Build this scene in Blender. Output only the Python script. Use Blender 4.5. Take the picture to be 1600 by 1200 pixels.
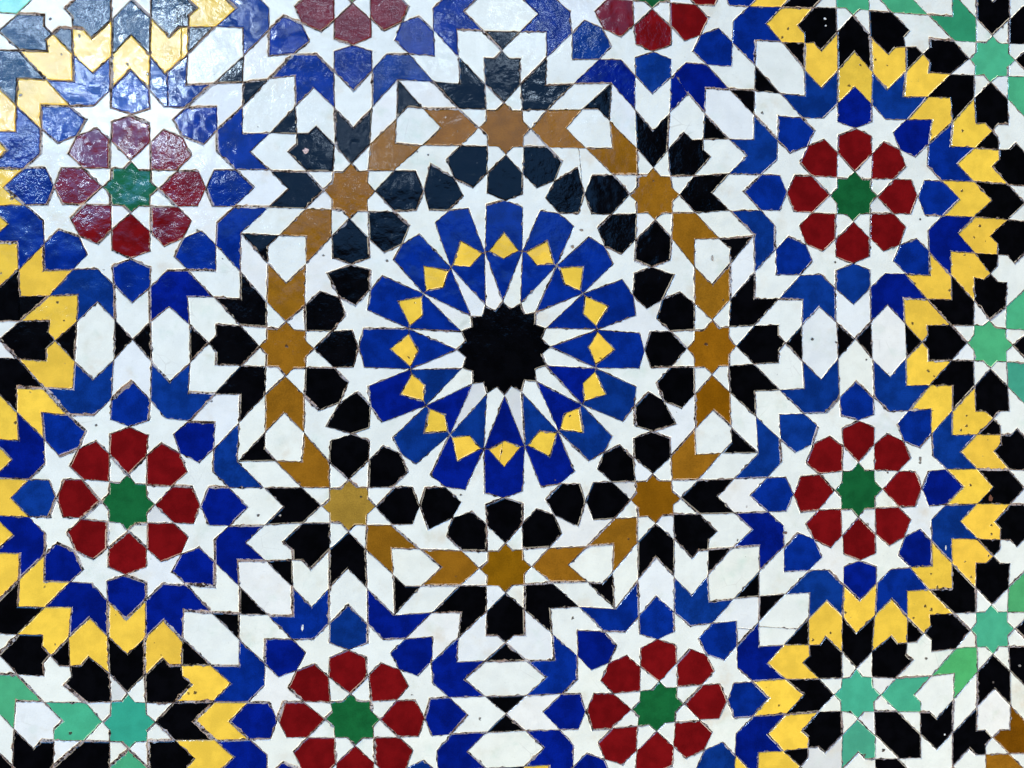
import bpy, math, random
import numpy as np
from mathutils import Matrix, Vector
for o in list(bpy.data.objects): bpy.data.objects.remove(o)
scene = bpy.context.scene
Z0 = 1.5                                   # height of the rosette's middle above the floor (m)
U = 0.038                                  # pattern unit (m)
# ---- camera
cam_data = bpy.data.cameras.new('camera'); cam = bpy.data.objects.new('camera', cam_data)
scene.collection.objects.link(cam); scene.camera = cam
cam_data.sensor_fit = 'HORIZONTAL'; cam_data.sensor_width = 36.0; cam_data.lens = 36.0
cam_data.clip_start = 0.01; cam_data.clip_end = 100
cam.matrix_world = Matrix.Translation((-0.09758, -1.05849, Z0-0.04421)) @ Matrix(((0.995101, 0.003996, -0.098784), (-0.098767, -0.00435, -0.995101), (-0.004406, 0.999983, -0.003934))).to_4x4()
# ---- world: a dim surround
world = bpy.data.worlds.new('World'); scene.world = world; world.use_nodes = True
bg = world.node_tree.nodes['Background']; bg.inputs[0].default_value = (0.55, 0.7, 1.0, 1); bg.inputs[1].default_value = 0.012
# ---- light: a tall bright opening high on the left behind the viewer, with soft fill lamps added at the sides and below
def area(name, loc, target, sx, sy, power, color):
    l = bpy.data.lights.new(name, 'AREA'); l.shape = 'RECTANGLE'; l.size = sx; l.size_y = sy; l.energy = power; l.color = color
    o = bpy.data.objects.new(name, l); scene.collection.objects.link(o); o.location = loc
    o.rotation_euler = (Vector(target)-Vector(loc)).to_track_quat('-Z', 'Y').to_euler()
    return o
SKY = (0.13, 0.42, 1.0)
area('sky_opening', (-2.3, -3.25, Z0+2.05), (0, 0, Z0), 2.7, 2.3, 76, SKY)
area('sky_opening', (-1.25, -3.4, Z0+1.95), (0, 0, Z0), 5.0, 2.8, 44, SKY)
crng = random.Random(5)                    # small unseen lamps added to scatter bright glints over the glaze
SPOTS = [(-2.05, 1.72), (-2.0, 1.2), (-1.72, 1.48), (-1.62, 1.02), (-1.42, 1.3), (-1.33, 1.62), (-1.2, 1.05), (-1.02, 1.4), (-1.05, .92), (-1.75, 1.85),
         (-.78, 1.58), (-.62, 1.3), (-.45, 1.5), (-.3, 1.0), (-.2, 1.68), (0.0, 1.3), (0.2, 1.62), (.42, 1.42), (.6, 1.7)]
for i, (x, z) in enumerate(SPOTS):
    far = i >= 10; x += crng.uniform(-.06, .06); z += crng.uniform(-.06, .06)
    sx, sz = crng.uniform(.05, .15), crng.uniform(.04, .11)
    L = crng.uniform(18, 48) if far else crng.uniform(65, 160)
    area('glint_lamp', (x, -3.15, Z0+z), (x*.28, 0, Z0+z*.25), sx, sz, L*math.pi*sx*sz, (0.66, 0.83, 1.0))
WARM = (1.0, 0.925, 0.745)  # tint of the added fill lamps, offsets the blue of the opening
area('side_light', (3.3, -1.0, Z0-0.2), (0.1, 0, Z0-0.1), 1.4, 2.6, 130, WARM)
area('side_light', (-3.3, -1.0, Z0-0.2), (0, 0, Z0-0.1), 1.4, 2.4, 84, WARM)
area('low_light', (0.3, -1.5, Z0-2.8), (0.1, 0, Z0-0.2), 3.0, 1.2, 80, WARM)
scene.view_settings.view_transform = 'Standard'; scene.view_settings.look = 'None'
scene.view_settings.exposure = 0.1; scene.view_settings.gamma = 1.0

# ---- ideal pattern, unit = star square side; origin at the middle of the big rosette, y down
Q=math.sqrt(.5); A=2+3*Q; RX=A/math.tan(math.pi/8); C0=RX-A
def pol(r,deg): return (r*math.cos(math.radians(deg)), r*math.sin(math.radians(deg)))
def rot(p,deg):
    c,s=math.cos(math.radians(deg)),math.sin(math.radians(deg)); return (p[0]*c-p[1]*s,p[0]*s+p[1]*c)
def build():
    T=[]   # (kind, colour, polygon)
    def add(kind,col,pts,off=(0,0)): T.append((kind,col,[(x+off[0],y+off[1]) for x,y in pts]))
    R=(RX,A); B=(C0,0); G=(RX+A,0); G0=(RX+5*Q*0+ (3+2*math.sqrt(2)),A)
    # central rosette
    rt,rn=1.29,1.07; node=2.64
    star=[]
    for k in range(16):
        star+= [pol(rt,22.5*k),pol(rn,22.5*k+11.25)]
    add('center_star_tile','black',star)
    n1,n2=pol(node,11.25),pol(node,-11.25)
    tch=3.90; t1,t2=(2.605,.405),(2.605,-.405)
    for k in range(2):   # petals on 0 and 22.5
        a=22.5*k
        rr=lambda P:[rot(p,a) for p in P]
        add('spike_tile','white',rr([pol(rt,0),n1,pol(rt,22.5),pol(rn,11.25)]))
        add('inner_petal_tile','blue_in',rr([(rt,0),n1,t1,(2.41,0),t2,n2]))
        add('lozenge_tile','yellow',rr([(2.41,0),t1,(3.09,0),t2]))
        add('outer_petal_tile','blue_out',rr([(3.09,0),t1,n1,(3.76,.5),(tch,0),(3.76,-.5),n2,t2]))
    P1=(C0-2*Q*.978515,2*Q*.978515); P1=(4.4445,1.3839)
    ex=pol(4.15,22.5-6.75)
    add('long_star_tile','white',[n1,(3.76,.5),(tch,0),(C0-1.75,.5),(C0-.5-Q,.5),(C0-1.591,.8839),P1,ex,pol(tch,22.5),rot((3.76,-.5),22.5)])
    def mir(p):  # mirror about the 22.5 degree line
        a=math.atan2(p[1],p[0]); r=math.hypot(*p); return (r*math.cos(math.pi/4-a),r*math.sin(math.pi/4-a))
    P0=pol(5.2,22.5)
    add('petal_tile','black',[pol(tch,22.5),ex,P1,P0,mir(P1),mir(ex)])
    add('bow_tile','white',[(C0-.5,.5+Q),(C0-.5,1.5+Q),mir((C0-.5,.5+Q)),mir((C0-.8839,1.591)),mir(P1),P0,P1,(C0-.8839,1.591)])
    # generic shapes in a frame: origin o, direction angle a
    def put(kind,col,pts,o,a): add(kind,col,[rot(p,a) for p in pts],o)
    star8=[]
    for k in range(8): star8+=[pol(Q,45*k),pol(math.hypot(.5,.2071),45*k+22.5)]
    S=.5/math.cos(0)  # notch (.5,.2071)
    quad=[(Q,0),(.5,Q-.5),(.5,.5),(.5+Q,.5)]
    kite=[(Q,0),(.5+Q,.5),(1.75,.5),(1.957,0),(1.75,-.5),(.5+Q,-.5)]
    arrow=[(Q,0),(.5+Q,.5),(.5+2*Q,.5),(.5+2*Q,Q-.5),(3*Q,0),(.5+2*Q,.5-Q),(.5+2*Q,-.5),(.5+Q,-.5)]
    chev=[(Q,0),(.5+Q,.5),(1.5+Q,.5),(1+Q,0),(1.5+Q,-.5),(.5+Q,-.5)]         # fishtail along one axis
    diag=[(Q,0),(.5+Q,.5),(1.5+Q,.5),(1+Q,0),(1.5+Q,-.5),(.5+Q,-.5)]
    def quads(o):
        for k in range(8):
            put('corner_tile','white',quad,o,45*k); put('corner_tile','white',[(x,-y) for x,y in quad],o,45*k)
    # ochre star B
    add('star_tile','ochre',star8,B); quads(B)
    put('petal_tile','black',[p if p[0]<1.9 else (C0-tch,0) for p in kite],B,180); put('petal_tile','black',kite,B,135); 
    put('chevron_tile','ochre',chev,B,90)
    put('chevron_tile','black',diag,B,45)
    put('arrow_tile','black',arrow,B,0)
    add('shield_tile','white',[(0,1+Q),(.5,1.5+Q),(.5,2.6213),(.2071,2.9142),(-.5,2.9142),(-.5,1.5+Q)],B)
    add('triangle_tile','black',[(.5,1.5+Q),(1.2071,2.9142),(.2071,2.9142),(.5,2.6213)],B)
    add('slanted_tile','white',[(.5,.5+Q),(1.2071,1.9142),(1.2071,2.9142),(.5,1.5+Q)],B)
    # red rosette R
    add('star_tile','green',star8,R)
    for k in range(8):
        put('corner_tile','white',quad,R,45*k); put('corner_tile','white',[(x,-y) for x,y in quad],R,45*k)
    v=2.4552
    for k in range(8):
        put('petal_tile','red',kite,R,45*k)
        put('petal_tile','blue',[(3.9142-x,y) for x,y in kite],R,45*k)
        h=[pol(1.3066,22.5),(1.75,.5),(1.957,0),(2.164,.5),(2.7071,.5),pol(v,22.5)]
        m=[rot((x,-y),45) for x,y in h[1:5]][::-1]
        put('five_point_star_tile','white',h+m,R,45*k)
    # V pieces ; local to R
    V1=[(-1.5,-3.6213),(-1,-3.1213),(-.5,-3.6213),(-.5,-2.7071),(-.9393,-2.2678),(-1.5607,-2.2678),(-2.2071,-2.9142),(-1.5,-2.9142)]
    V2=[(-3.6213,-.5),(-2.7071,-.5),(-2.2678,-.9393),(-2.2678,-1.5607),(-2.9142,-2.2071),(-2.9142,-1.2071)]
    fx=lambda P:[(-x,y) for x,y in P]; dg=lambda P:[(-y,-x) for x,y in P]; fy=lambda P:[(x,-y) for x,y in P]
    add('swallow_tile','blue_v',V1,R); add('swallow_tile','blue_v',fx(V1),R); add('swallow_tile','blue_v',V2,R)
    V1r=dg(fx(V1)); add('swallow_tile','blue_v',V1r,R); add('swallow_tile','blue_v',fy(V1r),R)
    Lw=[(-2.2678,-2.2678),(-1.5607,-2.2678),(-2.2071,-2.9142),(-2.9142,-2.9142),(-2.9142,-2.2071),(-2.2678,-1.5607)]
    add('chevron_tile','white',Lw,R); add('chevron_tile','yellow',fx(Lw),R)
    ax=[(0,-3.2071),(.5,-2.7071),(.5,-3.6213),(0,-A),(-.5,-3.6213),(-.5,-2.7071)]
    add('chevron_tile','white',ax,R); add('chevron_tile','yellow',[rot(p,90) for p in ax],R)
    for sx in(-1,1):
        add('hexagon_tile','white',[(sx-.5,-A-.5),(sx,-A-1),(sx+.5,-A-.5),(sx+.5,-A+.5),(sx,-A+1),(sx-.5,-A+.5)],R)
        add('triangle_tile','black',[(0,-A),(sx*.5,-A-.5),(sx*.5,-A+.5)],R)
        add('triangle_tile','black',[(sx*2,-A),(sx*1.5,-A-.5),(sx*1.5,-A+.5)],R)
    W=[(-2,-A),(-2.2071,-A+.2071),(-2.2071,-3.6213),(-2.9142,-3.6213),(-2.2071,-2.9142),(-1.5,-2.9142),(-1.5,-3.6213)]
    add('notched_tile','white',W,R); add('notched_tile','yellow',fx(W),R); add('notched_tile','yellow',dg(fx(W)),R)
    Yc=[(3.1213,-1),(3.6213,-1.5),(4.3284,-1.5),(4.3284,-1.2071),(A,-1),(4.6213,-.5),(3.6213,-.5)]
    add('notched_tile','yellow',Yc,R); add('notched_tile','yellow',fy(Yc),R); add('notched_tile','yellow',fy(dg(fx(W))),R)
    ct=[(A,-2),(4.3284,-1.7929),(4.3284,-1.5),(3.6213,-1.5)]; add('triangle_tile','black',ct,R); add('triangle_tile','black',fy(ct),R)
    sp=[(A,-2),(4.3284,-2.2071),(4.6213,-2.2071),(4.6213,-2.9142),(5.3284,-2.2071),(5.3284,-1.2071),(4.8284,-1.7071),(4.6213,-1.5),(4.3284,-1.5),(4.3284,-1.7929)]; add('splayed_tile','white',sp,R); add('splayed_tile','white',fy(sp),R)
    # mint stars: G on the axis, G0 to the right of R, G2/G3 follow by symmetry
    add('star_tile','mint',star8,G); quads(G)
    put('arrow_tile','black',arrow,G,180); put('arrow_tile','black',arrow,G,90)
    put('chevron_tile','black',diag,G,135)
    gc=[(Q,0),(.5+Q,.5),(.5+2*Q,.5),(.5+2*Q,Q-.5),(1+Q,0),(1.5+Q,-.5),(.5+Q,-.5)]
    put('notched_tile','mint',[(x,-y) for x,y in gc],G,45)   # its short tail on the far side
    add('hexagon_tile','black',[rot(p,-45) for p in [(.5,.5),(.5+Q,.5),(.5+2*Q,.5+Q),(.5+2*Q,.5+2*Q),(.5+Q,.5+2*Q),(.5,.5+Q)]],G)
    G2=(RX+A,2*A)
    add('star_tile','mint',star8,G2); quads(G2)
    put('arrow_tile','black',arrow,G2,180); put('arrow_tile','black',arrow,G2,270)
    put('chevron_tile','black',diag,G2,225)
    put('chevron_tile','mint',chev,G2,-45); put('chevron_tile','mint',chev,G2,135)
    put('chevron_tile','black',chev,G2,90); put('chevron_tile','black',chev,G2,0)
    put('chevron_tile','black',chev,G2,45)
    o=G2
    add('shield_tile','white',[(-2.4142,1.7071),(-1.9142,1.2071),(-1.2071,1.2071),(-1.2071,1.9142),(-1.7071,2.4142),(-1.9142,2.2071),(-2.2071,2.2071),(-2.2071,1.9142)],o)
    add('notched_tile','black',[(-1.2071,1.9142),(-1.2071,2.9142),(-1.7071,3.4142),(-2.2071,2.9142),(-2.2071,2.2071),(-1.9142,2.2071),(-1.7071,2.4142)],o)
    add('triangle_tile','white',[(-2.2071,2.2071),(-2.2071,2.9142),(-2.9142,2.2071)],o)
    add('slanted_tile','white',[(-.5,.5+Q),(-.5,1.5+Q),(-1.2071,2.9142),(-1.2071,1.9142)],o)
    add('slanted_tile','white',[(.5,.5+Q),(.5,1.5+Q),(1.2071,2.9142),(1.2071,1.9142)],o)
    add('shield_tile','white',[(0,1+Q),(-.5,1.5+Q),(-.5,2.9142),(-.2071,2.9142),(0,3.1213),(.2071,2.9142),(.5,2.9142),(.5,1.5+Q)],o)
    n=[(-.5,1.5+Q),(-.5,2.9142),(-.2071,2.9142),(0,3.1213),(-.2071,3.3284),(-.2071,3.6213),(-.5,3.6213),(-Q,3.4142),(-1.2071,3.9142),(-1.2071,2.9142)]
    add('cross_tile','black',n,o)
    add('cross_tile','ochre',[(.5,1.5+Q),(.5,2.9142),(.2071,2.9142),(0,3.1213),(.5,3.6213),(1.2071,3.6213),(1.2071,2.9142)],o)
    add('corner_tile','white',[(0,3.1213),(.5,3.6213),(-.2071,3.6213),(-.2071,3.3284)],o)
    add('chevron_tile','ochre',[(-.2071,3.6213),(.5,3.6213),(1.0,4.1213),(.5,4.6213),(-.2071,4.6213)],o)
    add('shield_tile','white',[(-.2071,3.6213),(-.2071,4.6213),(-.7071,4.6213),(-1.2071,3.9142),(-Q,3.4142),(-.5,3.6213)],o)
    add('corner_tile','white',[(.5,3.6213),(1.2071,3.6213),(1.7071,4.6213),(1.0,4.1213)],o)
    z=(RX,RX)
    add('splayed_tile','white',[(1.9142,1.2071),(2.4142,1.7071),(2.9142,1.2071),(2.9142,2.2071),(2.2071,2.9142),(1.2071,2.9142),(1.7071,2.4142),(1.2071,1.9142),(1.9142,1.9142)],z)
    # all 16 images, without doubles
    out=[];seen=set()
    for kind,col,P in T:
        for k in range(8):
            for m in(1,-1):
                Pi=[rot((x,m*y),45*k) for x,y in P]
                if m<0: Pi=Pi[::-1]
                cx=sum(p[0] for p in Pi)/len(Pi); cy=sum(p[1] for p in Pi)/len(Pi)
                if not(-16.2<cx<17 and -12.2<cy<14): continue
                key=(round(cx*8),round(cy*8))
                if any((key[0]+i,key[1]+j) in seen for i in(-1,0,1) for j in(-1,0,1)): continue
                seen.add(key); out.append((kind,col,Pi))
    return out
def conform(tiles):
    V=[];idx={}
    def vid(p):
        kx,ky=round(p[0]/.03),round(p[1]/.03)
        for i in(-1,0,1):
            for j in(-1,0,1):
                for v in idx.get((kx+i,ky+j),()):
                    if math.hypot(V[v][0]-p[0],V[v][1]-p[1])<.035: return v
        V.append(p); idx.setdefault((kx,ky),[]).append(len(V)-1); return len(V)-1
    polys=[[vid(p) for p in P] for _,_,P in tiles]
    A=np.array(V); out=[]
    for ids in polys:
        new=[]
        for a,b in zip(ids,ids[1:]+ids[:1]):
            if a==b: continue
            new.append(a); pa,pb=A[a],A[b]; d=pb-pa; L=np.hypot(*d)
            t=((A-pa)@d)/L**2; off=np.abs((A[:,0]-pa[0])*d[1]-(A[:,1]-pa[1])*d[0])/L
            c=[(t[k],k) for k in np.where((t>.04)&(t<.96)&(off<.03))[0] if k not in(a,b)]
            new+=[k for _,k in sorted(c)]
        out.append(new)
    return A,out
def area(P): return .5*sum(P[i][0]*P[(i+1)%len(P)][1]-P[(i+1)%len(P)][0]*P[i][1] for i in range(len(P)))
def inset(P,g):
    n=len(P); s=1 if area(P)>0 else -1; L=[]
    for i in range(n):
        (x1,y1),(x2,y2)=P[i],P[(i+1)%n]; d=math.hypot(x2-x1,y2-y1) or 1e-9
        nx,ny=-(y2-y1)/d*s,(x2-x1)/d*s; L.append((nx,ny,nx*x1+ny*y1+g))
    out=[]
    for i in range(n):
        a=L[i-1];b=L[i]; det=a[0]*b[1]-a[1]*b[0]
        if abs(det)<.05:
            out.append((P[i][0]+g*(a[0]+b[0])/2,P[i][1]+g*(a[1]+b[1])/2)); continue
        out.append(((a[2]*b[1]-b[2]*a[1])/det,(a[0]*b[2]-b[0]*a[2])/det))
    return out
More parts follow.
